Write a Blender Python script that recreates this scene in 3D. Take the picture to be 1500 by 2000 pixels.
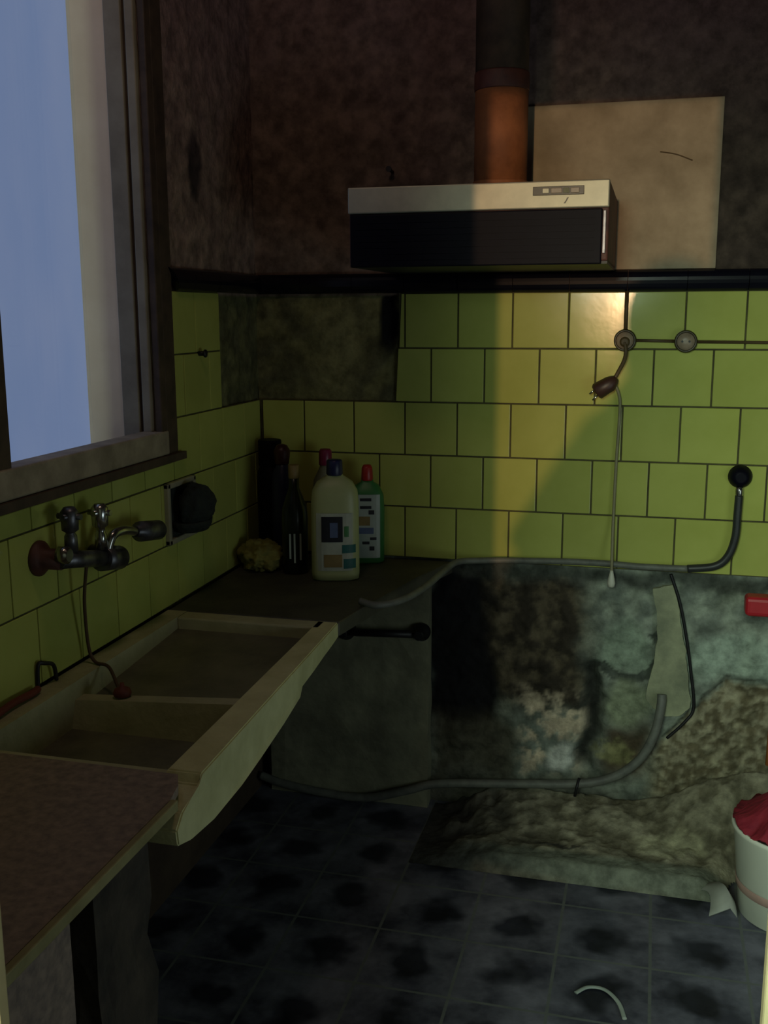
import bpy, bmesh, math, random
from mathutils import Vector, Matrix, noise
random.seed(7)
for o in list(bpy.data.objects): bpy.data.objects.remove(o)
scene = bpy.context.scene
COL = scene.collection
PI = math.pi

# ------------------------------------------------------------------ camera
CAM = Vector((1.1085, -2.831, 1.45))
yaw, pit, rol = 0.254721, 0.190853, -0.0035643
fwd = Vector((-math.sin(yaw)*math.cos(pit), math.cos(yaw)*math.cos(pit), -math.sin(pit)))
rt = Vector((math.cos(yaw), math.sin(yaw), 0)); up = rt.cross(fwd)
r2 = math.cos(rol)*rt + math.sin(rol)*up; u2 = -math.sin(rol)*rt + math.cos(rol)*up
cd = bpy.data.cameras.new('camera'); cam = bpy.data.objects.new('camera', cd); COL.objects.link(cam)
cd.sensor_fit = 'VERTICAL'; cd.sensor_height = 36; cd.lens = 36*2010.9/2000; cd.clip_start = 0.02
M4 = Matrix(((r2.x, u2.x, -fwd.x), (r2.y, u2.y, -fwd.y), (r2.z, u2.z, -fwd.z))).to_4x4(); M4.translation = CAM
cam.matrix_world = M4
scene.camera = cam
# ------------------------------------------------------------------ world, lights, exposure
w = bpy.data.worlds.new('dusk sky'); scene.world = w; w.use_nodes = True
bg = w.node_tree.nodes['Background']; bg.inputs[0].default_value = (0.46, 0.60, 1.0, 1); bg.inputs[1].default_value = 0.37
vs = scene.view_settings; vs.view_transform = 'Standard'; vs.look = 'None'; vs.gamma = 1; vs.use_curve_mapping = False; vs.exposure = 0.0

def light(name, kind, loc, target, energy, color, **kw):
    l = bpy.data.lights.new(name, kind); l.energy = energy; l.color = color
    for k, v in kw.items(): setattr(l, k, v)
    o = bpy.data.objects.new(name, l); COL.objects.link(o); o.location = loc
    o.rotation_euler = (Vector(target)-Vector(loc)).to_track_quat('-Z', 'Y').to_euler()
    return o
# warm lamp at the far end of the passage behind the photographer
light('passage_lamp', 'SPOT', (0.90, -12.33, 1.691), (0.95, -2.3, 1.40), 1180, (1, 0.58, 0.30), spot_size=math.radians(14), spot_blend=0.3, shadow_soft_size=0.065)
# pale light of the passage, coming through the doorway from behind
light('passage_light', 'AREA', (0.23, -4.2, 2.0), (1.30, 0.0, 0.66), 118, (0.80, 1.0, 0.80), shape='RECTANGLE', size=1.52, size_y=0.8)
# unseen weak fill added at the right to brighten bucket and floor
light('right_fill', 'AREA', (2.24, -1.60, 0.80), (1.35, -0.35, 0.35), 3.4, (0.84, 1.0, 0.92), shape='RECTANGLE', size=0.7, size_y=0.7)
# unseen warm fill added to lift the dark walls and worktop
light('ambient_fill', 'POINT', (0.45, -1.40, 2.44), (0, 0, 0), 3.8, (1, 0.72, 0.56), shadow_soft_size=0.1)

# ------------------------------------------------------------------ materials
def mat(name, c, rough=0.6, metal=0.0, c2=None, scale=8.0, bump=0.0, bscale=60.0, spec=0.5, attr=False, island=0.0, coat=0.0, detail=6.0, fac=(0.35, 0.65)):
    m = bpy.data.materials.new(name); m.use_nodes = True
    nt = m.node_tree; N = nt.nodes; L = nt.links; b = N['Principled BSDF']
    b.inputs['Roughness'].default_value = rough; b.inputs['Metallic'].default_value = metal
    b.inputs['Specular IOR Level'].default_value = spec; b.inputs['Coat Weight'].default_value = coat
    tc = N.new('ShaderNodeTexCoord')
    nz = N.new('ShaderNodeTexNoise'); nz.inputs['Scale'].default_value = scale; nz.inputs['Detail'].default_value = detail; nz.inputs['Roughness'].default_value = 0.62
    L.new(tc.outputs['Object'], nz.inputs['Vector'])
    rp = N.new('ShaderNodeValToRGB'); rp.color_ramp.elements[0].position = fac[0]; rp.color_ramp.elements[1].position = fac[1]
    if c2 is None: c2 = tuple(x*0.78 for x in c)
    if attr: c, c2 = (1.25, 1.25, 1.25), (0.6, 0.6, 0.6)
    rp.color_ramp.elements[0].color = (*c2, 1); rp.color_ramp.elements[1].color = (*c, 1)
    L.new(nz.outputs['Fac'], rp.inputs['Fac']); out = rp.outputs['Color']
    def mul(a, bsock):
        mx = N.new('ShaderNodeMix'); mx.data_type = 'RGBA'; mx.blend_type = 'MULTIPLY'; mx.inputs['Factor'].default_value = 1
        L.new(a, mx.inputs[6]); L.new(bsock, mx.inputs[7]); return mx.outputs[2]
    if attr:
        at = N.new('ShaderNodeVertexColor'); at.layer_name = 'stain_and_shade'; out = mul(out, at.outputs['Color'])
    if island:
        g = N.new('ShaderNodeNewGeometry'); mr = N.new('ShaderNodeMapRange')
        mr.inputs['To Min'].default_value = 1-island; mr.inputs['To Max'].default_value = 1.0
        L.new(g.outputs['Random Per Island'], mr.inputs['Value']); out = mul(out, mr.outputs['Result'])
    L.new(out, b.inputs['Base Color'])
    if bump:
        n2 = N.new('ShaderNodeTexNoise'); n2.inputs['Scale'].default_value = bscale; n2.inputs['Detail'].default_value = 5
        L.new(tc.outputs['Object'], n2.inputs['Vector'])
        bp = N.new('ShaderNodeBump'); bp.inputs['Strength'].default_value = bump; bp.inputs['Distance'].default_value = 0.01
        L.new(n2.outputs['Fac'], bp.inputs['Height']); L.new(bp.outputs['Normal'], b.inputs['Normal'])
    return m

M = {}
M['tile'] = mat('glazed yellow tile', (0.50, 0.54, 0.14), 0.13, spec=0.3, c2=(0.43, 0.47, 0.11), scale=5, island=0.14, bump=0.03, bscale=9)
M['grout'] = mat('tile grout', (0.10, 0.095, 0.035), 0.9, c2=(0.05, 0.045, 0.02), scale=14)
M['plaster'] = mat('stained plaster', (1, 1, 1), 0.9, attr=True, scale=26, bump=0.5, bscale=55, spec=0.2)
M['upper'] = mat('sooty plaster', (0.085, 0.062, 0.042), 0.92, c2=(0.05, 0.036, 0.026), scale=6, bump=0.3, bscale=40, spec=0.2)
M['black_tile'] = mat('black glazed tile', (0.006, 0.006, 0.012), 0.2, scale=20, spec=0.35)
M['apron'] = mat('chipped pale stone', (0.72, 0.70, 0.38), 0.7, c2=(0.56, 0.54, 0.27), scale=9, bump=0.25, bscale=50)
M['stone'] = mat('worn stone', (0.50, 0.49, 0.30), 0.7, c2=(0.36, 0.35, 0.20), scale=9, bump=0.25, bscale=50)
M['basin'] = mat('grimy stone basin', (0.21, 0.205, 0.13), 0.5, c2=(0.11, 0.105, 0.07), scale=7, bump=0.15)
M['marble'] = mat('speckled brown worktop', (0.36, 0.27, 0.215), 0.6, c2=(0.20, 0.155, 0.135), scale=60, bump=0.08)
M['edge'] = mat('pale worktop edge', (0.36, 0.32, 0.15), 0.6, c2=(0.25, 0.22, 0.09), scale=14)
M['darktop'] = mat('dark grimy worktop', (0.085, 0.082, 0.055), 0.6, c2=(0.05, 0.048, 0.035), scale=10, bump=0.2)
M['pier'] = mat('rough masonry', (0.085, 0.068, 0.052), 0.95, c2=(0.035, 0.03, 0.025), scale=12, bump=0.7, bscale=30)
M['cement'] = mat('dirty cement', (0.28, 0.28, 0.18), 0.9, c2=(0.15, 0.15, 0.10), scale=7, bump=0.4, bscale=30)
M['black'] = mat('black iron', (0.008, 0.008, 0.010), 0.5, scale=30)
M['blackplastic'] = mat('black plastic', (0.005, 0.005, 0.011), 0.5, scale=30, spec=0.1)
M['steel'] = mat('brushed steel', (0.52, 0.51, 0.40), 0.56, 0.85, c2=(0.44, 0.43, 0.34), scale=20)
M['chrome'] = mat('tarnished chrome', (0.55, 0.56, 0.55), 0.22, 0.95, c2=(0.22, 0.21, 0.19), scale=22)
M['dullmetal'] = mat('dull metal', (0.20, 0.20, 0.22), 0.4, 0.8, c2=(0.07, 0.07, 0.08), scale=25)
M['rust'] = mat('rusty enamel', (0.13, 0.045, 0.03), 0.6, c2=(0.05, 0.018, 0.02), scale=16)
M['flue'] = mat('rusty flue pipe', (0.36, 0.14, 0.055), 0.7, c2=(0.22, 0.085, 0.035), scale=11, bump=0.2)
M['board'] = mat('lamplight-toned board', (0.40, 0.34, 0.235), 0.85, c2=(0.26, 0.215, 0.14), scale=8, bump=0.15)  # paler than the plaster to stand in for lamplight
M['whitepaint'] = mat('yellowed white paint', (0.88, 0.74, 0.42), 0.45, scale=6)
M['reveal'] = mat('beige paint', (0.80, 0.64, 0.44), 0.7, c2=(0.72, 0.56, 0.37), scale=6)
M['frame'] = mat('weathered window wood', (0.30, 0.26, 0.18), 0.7, c2=(0.20, 0.165, 0.11), scale=9)
M['oldwood'] = mat('dark brown wood', (0.085, 0.055, 0.035), 0.7, c2=(0.04, 0.026, 0.018), scale=18)
M['sill'] = mat('grimy sill', (0.40, 0.34, 0.24), 0.7, c2=(0.24, 0.20, 0.14), scale=14)
M['hose'] = mat('grey rubber hose', (0.17, 0.18, 0.15), 0.55, c2=(0.11, 0.115, 0.10), scale=30)
M['blackhose'] = mat('dark rubber hose', (0.03, 0.034, 0.032), 0.45, c2=(0.018, 0.02, 0.02), scale=30)
M['conduit'] = mat('brown flex', (0.085, 0.055, 0.02), 0.6, scale=30)
M['socket'] = mat('brown bakelite', (0.34, 0.26, 0.18), 0.4, c2=(0.22, 0.165, 0.115), scale=24)
M['socketrim'] = mat('dark brown bakelite', (0.045, 0.03, 0.012), 0.4, scale=24)
M['plug'] = mat('dark red brown plug', (0.05, 0.024, 0.018), 0.45, scale=30)
M['whiteflex'] = mat('yellowed white flex', (0.26, 0.24, 0.13), 0.5, scale=30)
M['whiteplastic'] = mat('white plastic', (0.62, 0.62, 0.52), 0.4, c2=(0.54, 0.54, 0.44), scale=10)
M['jug'] = mat('cream plastic', (0.43, 0.47, 0.22), 0.42, c2=(0.38, 0.42, 0.20), scale=10)
M['paper'] = mat('white label', (0.46, 0.50, 0.40), 0.6, scale=14)
M['navy'] = mat('navy plastic', (0.012, 0.015, 0.07), 0.4, scale=20)
M['redcap'] = mat('red plastic', (0.42, 0.025, 0.02), 0.4, scale=20)
M['pinkcap'] = mat('dark pink plastic', (0.22, 0.012, 0.06), 0.4, scale=20)
M['greenplastic'] = mat('green plastic', (0.05, 0.22, 0.06), 0.4, scale=12)
M['greyplastic'] = mat('pale grey plastic', (0.40, 0.47, 0.42), 0.45, scale=12)
M['darkglass'] = mat('dark green bottle', (0.010, 0.016, 0.012), 0.25, scale=20)
M['darkred'] = mat('dark red cap', (0.05, 0.006, 0.008), 0.4, scale=20)
M['teal'] = mat('teal print', (0.01, 0.12, 0.11), 0.55, scale=40)
M['ink'] = mat('dark print', (0.012, 0.013, 0.02), 0.55, scale=40)
M['bluegrey'] = mat('blue grey print', (0.10, 0.14, 0.26), 0.55, scale=40)
M['ochre'] = mat('ochre print', (0.26, 0.19, 0.07), 0.55, scale=40)
M['cloth'] = mat('yellow cloth', (0.27, 0.25, 0.06), 0.95, c2=(0.17, 0.16, 0.04), scale=30, bump=0.4)
M['sponge'] = mat('dark green scourer', (0.018, 0.026, 0.022), 0.9, c2=(0.008, 0.012, 0.012), scale=60, bump=0.6)
M['soap'] = mat('glazed ceramic', (0.36, 0.34, 0.24), 0.3, scale=9)
M['cord'] = mat('brown cord', (0.09, 0.05, 0.022), 0.7, scale=40)
M['stopper'] = mat('red rubber', (0.16, 0.03, 0.02), 0.6, scale=20)
M['bucket'] = mat('white enamel', (0.88, 0.90, 0.76), 0.35, c2=(0.82, 0.84, 0.70), scale=6)
M['pinkstripe'] = mat('faded pink stripe', (0.55, 0.36, 0.30), 0.4, scale=14)
M['redcloth'] = mat('crumpled red cloth', (0.36, 0.02, 0.035), 0.8, c2=(0.24, 0.012, 0.03), scale=18, bump=0.3)
M['redplastic'] = mat('bright red plastic', (0.50, 0.02, 0.03), 0.4, scale=12)
M['orange'] = mat('orange stick', (0.62, 0.20, 0.05), 0.5, scale=20)
M['scrap'] = mat('dirty white scrap', (0.42, 0.44, 0.38), 0.8, scale=14)
M['strip'] = mat('pale plaster strip', (0.38, 0.40, 0.25), 0.9, c2=(0.21, 0.23, 0.15), scale=11, bump=0.5, bscale=40)
M['skin'] = mat('skin', (0.5, 0.32, 0.24), 0.5, scale=8)
M['darkcloth'] = mat('dark clothing', (0.05, 0.05, 0.06), 0.9, scale=20)
M['hair'] = mat('dark hair', (0.02, 0.015, 0.01), 0.6, scale=60)
M['passage'] = mat('passage paint', (0.12, 0.11, 0.09), 0.9, scale=5)
M['rightwall'] = mat('dull plaster', (0.16, 0.15, 0.11), 0.9, c2=(0.10, 0.095, 0.07), scale=5)

def floor_mat():
    m = mat('old cement floor tiles', (0.175, 0.18, 0.225), 0.5, c2=(0.04, 0.042, 0.064), scale=7, bump=0.3, bscale=25, fac=(0.36, 0.66))
    nt = m.node_tree; N = nt.nodes; L = nt.links; b = N['Principled BSDF']
    src = b.inputs['Base Color'].links[0].from_socket
    tc = [n for n in N if n.type == 'TEX_COORD'][0]
    mp = N.new('ShaderNodeMapping'); mp.inputs['Location'].default_value = (-0.95, 0.46, 0)
    L.new(tc.outputs['Object'], mp.inputs['Vector'])
    br = N.new('ShaderNodeTexBrick'); br.offset = 0; br.squash = 1
    for k, v in (('Scale', 1.0), ('Mortar Size', 0.004), ('Brick Width', 0.21), ('Row Height', 0.21), ('Mortar Smooth', 0.3)): br.inputs[k].default_value = v
    br.inputs['Color1'].default_value = (0, 0, 0, 1); br.inputs['Color2'].default_value = (0, 0, 0, 1); br.inputs['Mortar'].default_value = (1, 1, 1, 1)
    L.new(mp.outputs['Vector'], br.inputs['Vector'])
    mx = N.new('ShaderNodeMix'); mx.data_type = 'RGBA'
    L.new(br.outputs['Color'], mx.inputs['Factor']); L.new(src, mx.inputs[6]); mx.inputs[7].default_value = (0.135, 0.15, 0.145, 1)
    L.new(mx.outputs[2], b.inputs['Base Color'])
    # dark round motif in the middle of every tile
    md = N.new('ShaderNodeVectorMath'); md.operation = 'FRACTION'
    sc = N.new('ShaderNodeVectorMath'); sc.operation = 'SCALE'; sc.inputs['Scale'].default_value = 1/0.21
    L.new(mp.outputs['Vector'], sc.inputs[0]); L.new(sc.outputs[0], md.inputs[0])
    sb = N.new('ShaderNodeVectorMath'); sb.operation = 'SUBTRACT'; sb.inputs[1].default_value = (0.5, 0.5, 0)
    L.new(md.outputs[0], sb.inputs[0])
    sx = N.new('ShaderNodeSeparateXYZ'); L.new(sb.outputs[0], sx.inputs[0])
    cx = N.new('ShaderNodeCombineXYZ'); L.new(sx.outputs[0], cx.inputs[0]); L.new(sx.outputs[1], cx.inputs[1])
    ln = N.new('ShaderNodeVectorMath'); ln.operation = 'LENGTH'; L.new(cx.outputs[0], ln.inputs[0])
    n3 = N.new('ShaderNodeTexNoise'); n3.inputs['Scale'].default_value = 9; L.new(tc.outputs['Object'], n3.inputs['Vector'])
    ad = N.new('ShaderNodeMath'); ad.operation = 'MULTIPLY_ADD'; ad.inputs[1].default_value = 0.8; L.new(n3.outputs['Fac'], ad.inputs[0]); L.new(ln.outputs['Value'], ad.inputs[2])
    rp = N.new('ShaderNodeValToRGB'); rp.color_ramp.elements[0].position = 0.56; rp.color_ramp.elements[1].position = 0.72
    rp.color_ramp.elements[0].color = (0.18, 0.19, 0.24, 1); rp.color_ramp.elements[1].color = (1, 1, 1, 1)
    L.new(ad.outputs[0], rp.inputs['Fac'])
    mm = N.new('ShaderNodeMix'); mm.data_type = 'RGBA'; mm.blend_type = 'MULTIPLY'; mm.inputs['Factor'].default_value = 1
    L.new(mx.outputs[2], mm.inputs[6]); L.new(rp.outputs['Color'], mm.inputs[7]); L.new(mm.outputs[2], b.inputs['Base Color'])
    return m
M['floor'] = floor_mat()

def glass_mat():
    m = bpy.data.materials.new('window glass'); m.use_nodes = True; nt = m.node_tree; N = nt.nodes; L = nt.links
    N.remove(N['Principled BSDF']); out = N['Material Output']
    tr = N.new('ShaderNodeBsdfTransparent'); gl = N.new('ShaderNodeBsdfGlossy'); gl.inputs['Roughness'].default_value = 0.05
    nz = N.new('ShaderNodeTexNoise'); nz.inputs['Scale'].default_value = 5; rp = N.new('ShaderNodeValToRGB')
    rp.color_ramp.elements[0].color = (0.82, 0.88, 0.92, 1); rp.color_ramp.elements[1].color = (1, 0.98, 0.95, 1)
    L.new(nz.outputs['Fac'], rp.inputs['Fac']); L.new(rp.outputs['Color'], tr.inputs['Color'])
    mx = N.new('ShaderNodeMixShader'); mx.inputs[0].default_value = 0.04
    L.new(tr.outputs[0], mx.inputs[1]); L.new(gl.outputs[0], mx.inputs[2]); L.new(mx.outputs[0], out.inputs['Surface'])
    return m
M['glass'] = glass_mat()

# ------------------------------------------------------------------ mesh helpers
def B(): return bmesh.new()
def box(bm, x0, x1, y0, y1, z0, z1, bev=0.0, seg=2):
    r = bmesh.ops.create_cube(bm, size=1.0)['verts']
    for v in r: v.co = Vector(((x0+x1)/2+v.co.x*(x1-x0), (y0+y1)/2+v.co.y*(y1-y0), (z0+z1)/2+v.co.z*(z1-z0)))
    if bev:
        es = list({e for v in r for e in v.link_edges})
        bmesh.ops.bevel(bm, geom=es, offset=bev, segments=seg, affect='EDGES', profile=0.5)
def hexa(bm, pts):
    v = [bm.verts.new(p) for p in pts]
    for f in ((0, 3, 2, 1), (4, 5, 6, 7), (0, 1, 5, 4), (1, 2, 6, 5), (2, 3, 7, 6), (3, 0, 4, 7)): bm.faces.new([v[i] for i in f])
def smoothpath(pts, n=8):
    pts = [Vector(p) for p in pts]; out = []
    for i in range(len(pts)-1):
        p0 = pts[max(i-1, 0)]; p1 = pts[i]; p2 = pts[i+1]; p3 = pts[min(i+2, len(pts)-1)]
        for k in range(n):
            t = k/n
            out.append(0.5*((2*p1)+(p2-p0)*t+(2*p0-5*p1+4*p2-p3)*t*t+(3*p1-p0-3*p2+p3)*t**3))
    out.append(pts[-1]); return out
def tube(bm, pts, r, seg=12, smooth=True, caps=True, rib=0.0):
    P = smoothpath(pts) if smooth and len(pts) > 2 else [Vector(p) for p in pts]
    rings = []; prev = None
    for i, p in enumerate(P):
        t = (P[min(i+1, len(P)-1)]-P[max(i-1, 0)]).normalized()
        if prev is None:
            a = Vector((0, 0, 1)) if abs(t.z) < 0.9 else Vector((1, 0, 0)); n = t.cross(a).normalized()
        else: n = (prev-t*prev.dot(t)).normalized()
        prev = n; b = t.cross(n)
        rr = r[i] if isinstance(r, list) else r
        if rib: rr *= 1+rib*(1 if i % 2 else -1)
        rings.append([bm.verts.new(p+rr*(math.cos(2*PI*k/seg)*n+math.sin(2*PI*k/seg)*b)) for k in range(seg)])
    for a, b in zip(rings, rings[1:]):
        for k in range(seg): bm.faces.new((a[k], a[(k+1) % seg], b[(k+1) % seg], b[k])).smooth = True
    if caps: bm.faces.new(rings[0][::-1]); bm.faces.new(rings[-1])
def cyl(bm, p0, p1, r, seg=24): tube(bm, [p0, p1], r, seg, False)
def lathe(bm, prof, c=(0, 0, 0), seg=32, sx=1.0, sy=1.0, sq=0.0, axis='Z', cap=True):
    # prof: (radius, height); sq>0 squares off the section
    rings = []
    for r, h in prof:
        ring = []
        for k in range(seg):
            a = 2*PI*k/seg; ca, sa = math.cos(a), math.sin(a)
            if sq:
                f = (abs(ca)**(2+sq*4)+abs(sa)**(2+sq*4))**(-1/(2+sq*4)); ca *= f; sa *= f
            x, y, z = r*sx*ca, r*sy*sa, h
            if axis == 'Y': x, y, z = r*sx*ca, -h, r*sy*sa
            if axis == 'X': x, y, z = h, r*sx*ca, r*sy*sa
            ring.append(bm.verts.new((c[0]+x, c[1]+y, c[2]+z)))
        rings.append(ring)
    for a, b in zip(rings, rings[1:]):
        for k in range(seg): bm.faces.new((a[k], a[(k+1) % seg], b[(k+1) % seg], b[k])).smooth = True
    if cap:
        bm.faces.new(rings[0][::-1]); bm.faces.new(rings[-1])
def prism(bm, poly, axis, a0, a1):
    def P(u, v, a): return {'Z': (u, v, a), 'Y': (u, a, v), 'X': (a, u, v)}[axis]
    A = [bm.verts.new(P(u, v, a0)) for u, v in poly]; C = [bm.verts.new(P(u, v, a1)) for u, v in poly]
    n = len(poly)
    bm.faces.new(A[::-1]); bm.faces.new(C)
    for k in range(n): bm.faces.new((A[k], A[(k+1) % n], C[(k+1) % n], C[k]))
def obj(name, bm, m, parent=None, flat=False):
    bmesh.ops.recalc_face_normals(bm, faces=bm.faces)
    me = bpy.data.meshes.new(name); bm.to_mesh(me); bm.free()
    me.materials.append(M[m] if isinstance(m, str) else m)
    o = bpy.data.objects.new(name, me); COL.objects.link(o)
    if parent is not None:
        o.parent = parent
        o.matrix_parent_inverse = Matrix.Translation(-Vector(parent.location))
    return o
def thing(name, label, cat, loc, group=None):
    o = bpy.data.objects.new(name, None); COL.objects.link(o); o.location = loc
    o.empty_display_size = 0.05; o['label'] = label; o['category'] = cat
    if group: o['group'] = group
    return o
def tag(o, label, cat, group=None):
    o['label'] = label; o['category'] = cat
    if group: o['group'] = group
    return o
def struct(name, bm, m, parent=None):
    o = obj(name, bm, m, parent)
    if parent is None: o['kind'] = 'structure'
    return o
def fbm(p, o=4): return noise.fractal(Vector(p), 1.0, 2.0, o, noise_basis='PERLIN_ORIGINAL')
def sst(a, b, x):
    t = min(1, max(0, (x-a)/(b-a))); return t*t*(3-2*t)
def mixc(a, b, t): return tuple(x+(y-x)*t for x, y in zip(a, b))
def rectmask(x, z, x0, x1, z0, z1, s):
    return sst(x0-s, x0+s, x)*(1-sst(x1-s, x1+s, x))*sst(z0-s, z0+s, z)*(1-sst(z1-s, z1+s, z))
def blob(x, z, cx, cz, rx, rz): return 1-sst(0.55, 1.15, math.hypot((x-cx)/rx, (z-cz)/rz))

H = 1.45          # eye height: heights below are written relative to it and lifted by H
CEIL = 2.55
XR = 2.30         # inside face of the right wall
DY = -2.331       # doorway wall, passage side

# ------------------------------------------------------------------ back wall: plaster skin with its stains and painted shade
def back_point(x, z):
    zr = z-H
    wx = x+0.030*fbm((x*7, z*7, 1.3)); wz = zr+0.030*fbm((x*7, z*7, 9.1))
    n1 = fbm((x*16, z*16, 4.0), 5); n2 = fbm((x*45, z*45, 2.0), 4)
    y = 0.012
    if zr > 0.05:                              # sooty upper wall; shade put into the colour towards the right
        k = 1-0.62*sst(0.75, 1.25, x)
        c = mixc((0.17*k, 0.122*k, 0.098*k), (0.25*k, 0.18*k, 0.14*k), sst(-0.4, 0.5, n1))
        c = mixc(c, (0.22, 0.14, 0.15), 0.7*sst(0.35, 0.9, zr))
        c = mixc(c, (0.016, 0.014, 0.013), 0.8*rectmask(wx, wz, 0.36, 1.02, 0.30, 0.33, 0.03))
        y += 0.004*n1
    elif zr > -0.69:                           # bare patch where tiles are gone, or behind the tiles
        c = mixc((0.125, 0.125, 0.065), (0.19, 0.19, 0.085), sst(-0.4, 0.5, n1))
        c = mixc(c, (0.25, 0.25, 0.12), 0.7*blob(wx, wz, 0.23, -0.10, 0.09, 0.20))
        c = mixc(c, (0.008, 0.008, 0.010), blob(wx, zr, 0.392, -0.0, 0.030, 0.13))
        y += 0.004*n1+0.02*blob(x, zr, 0.392, 0.0, 0.022, 0.10)
    else:                                      # rough stained wall behind the missing cooker
        y += 0.010*n1+0.004*n2
        c = mixc((0.13, 0.15, 0.125), (0.22, 0.25, 0.20), sst(-0.45, 0.5, n1))
        c = mixc(c, (0.26, 0.32, 0.26), blob(wx, wz, 1.36, -0.94, 0.16, 0.085))
        c = mixc(c, mixc((0.03, 0.025, 0.018), (0.085, 0.07, 0.045), sst(-0.3, 0.4, n1+0.4*n2)), rectmask(wx, wz, 0.60, 0.97, -1.13, -0.72, 0.05))
        c = mixc(c, (0.50, 0.42, 0.30), 0.95*sst(-0.25, 0.25, n1+0.3*n2)*rectmask(wx, wz, 0.76, 0.97, -1.32, -1.08, 0.04))
        c = mixc(c, (0.48, 0.50, 0.45), blob(wx, wz, 0.895, -1.27, 0.06, 0.05))
        c = mixc(c, (0.20, 0.25, 0.19), blob(wx, wz, 1.075, -0.93, 0.085, 0.085))
        rr = math.hypot((x-1.075), (zr+0.93)); 
        if 0.072 < rr < 0.098 and (x-1.075)*0.7-(zr+0.93) > -0.01: c = mixc(c, (0.03, 0.035, 0.03), 0.8); y += 0.004
        c = mixc(c, (0.20, 0.23, 0.15), blob(wx, wz, 1.07, -1.09, 0.07, 0.07))
        c = mixc(c, (0.07, 0.055, 0.035), rectmask(wx, wz, 1.02, 1.14, -1.30, -1.15, 0.03))
        c = mixc(c, (0.25, 0.25, 0.11), 0.65*blob(wx+0.04*n2, wz+0.03*n1, 1.055, -1.235, 0.055, 0.045))
        k = rectmask(wx, wz, 0.955, 1.005, -1.30, -0.97, 0.018); c = mixc(c, (0.022, 0.024, 0.02), k); y += 0.03*k
        k = rectmask(wx, wz, 0.49, 0.69, -1.20, -0.70, 0.028); c = mixc(c, (0.007, 0.007, 0.008), k); y += 0.012*k
        k = rectmask(wx, wz, 0.40, 2.3, -0.74, -0.69, 0.015); c = mixc(c, (0.045, 0.05, 0.042), 0.85*k)
        c = mixc(c, (0.045, 0.04, 0.026), 0.9*rectmask(wx, wz, 0.52, 0.76, -1.36, -1.17, 0.04))
        # broken lower edge of the plaster on the right: brown rubble masonry below it
        edge = -1.17+(wx-1.19)*1.25 if wx < 1.34 else -0.985-(wx-1.34)*0.1
        k = sst(1.12, 1.19, wx)*(1-sst(edge-0.02, edge+0.004, zr+0.012*n2))
        c = mixc(c, mixc((0.10, 0.085, 0.05), (0.26, 0.24, 0.16), sst(-0.4, 0.5, n2+0.5*n1)), k); y -= 0.012*k*(0.6+n2)
        k2 = sst(1.17, 1.2, wx)*max(0, 1-abs(zr-edge)/0.010); c = mixc(c, (0.02, 0.02, 0.015), 0.9*k2)  # dark line painted in as the shadow under the broken edge
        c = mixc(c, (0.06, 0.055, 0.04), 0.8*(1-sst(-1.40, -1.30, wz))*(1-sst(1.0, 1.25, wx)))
        c = tuple(min(0.8, q*1.38) for q in c)
    return y, c
def skin(name, P, nu, nv, parent, m='plaster'):
    # P(i/nu, j/nv) -> (co, colour)
    bm = B(); lay = bm.verts.layers.float_color.new('stain_and_shade')
    g = []
    for j in range(nv+1):
        row = []
        for i in range(nu+1):
            co, c = P(i/nu, j/nv); v = bm.verts.new(co); v[lay] = (*c, 1); row.append(v)
        g.append(row)
    for j in range(nv):
        for i in range(nu): bm.faces.new((g[j][i], g[j][i+1], g[j+1][i+1], g[j+1][i])).smooth = True
    return obj(name, bm, m, parent)
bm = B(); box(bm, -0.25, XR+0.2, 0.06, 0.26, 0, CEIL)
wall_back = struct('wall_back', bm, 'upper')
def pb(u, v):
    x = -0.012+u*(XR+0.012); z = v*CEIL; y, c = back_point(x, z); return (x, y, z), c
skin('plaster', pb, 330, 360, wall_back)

# tiling: fifteen centimetre tiles in running bond
S = 0.15; Z0 = H+0.054; G = 0.0022
bm = B()
for r in range(5):
    zt = Z0-S*r; zb = zt-S
    x0 = 0.433 if r % 2 == 0 else 0.508
    k = -6
    while True:
        a = x0+k*S; b = a+S; k += 1
        if a > XR: break
        a2, b2 = max(a, 0.004), min(b, XR)
        if b2-a2 < 0.012: continue
        g = G
        j = random.uniform(-0.0006, 0.0006)
        if r < 2:
            if b2 <= 0.40: continue
            if a2 < 0.41:
                if r == 0: hexa(bm, [(0.418, 0.0, zb+g), (b2-g, 0.0, zb+g), (b2-g, 0.011, zb+g), (0.418, 0.011, zb+g), (0.424, 0.0, zt-g), (b2-g, 0.0, zt-g), (b2-g, 0.011, zt-g), (0.424, 0.011, zt-g)])
                else: hexa(bm, [(0.408, 0.0, zb+g), (b2-g, 0.0, zb+g), (b2-g, 0.011, zb+g), (0.412, 0.011, zb+g), (0.415, 0.0, zt-g), (b2-g, 0.0, zt-g), (b2-g, 0.011, zt-g), (0.415, 0.011, zt-g)])
                continue
        box(bm, a2+g, b2-g, -0.0+j, 0.011, zb+g, zt-g, 0.0016, 2)
obj('tiling', bm, 'tile', wall_back)
bm = B()
box(bm, 0.0, XR, 0.0035, 0.0115, Z0-5*S, Z0-2*S); box(bm, 0.416, XR, 0.0035, 0.0115, Z0-2*S, Z0)
obj('grout', bm, 'grout', wall_back)

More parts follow.
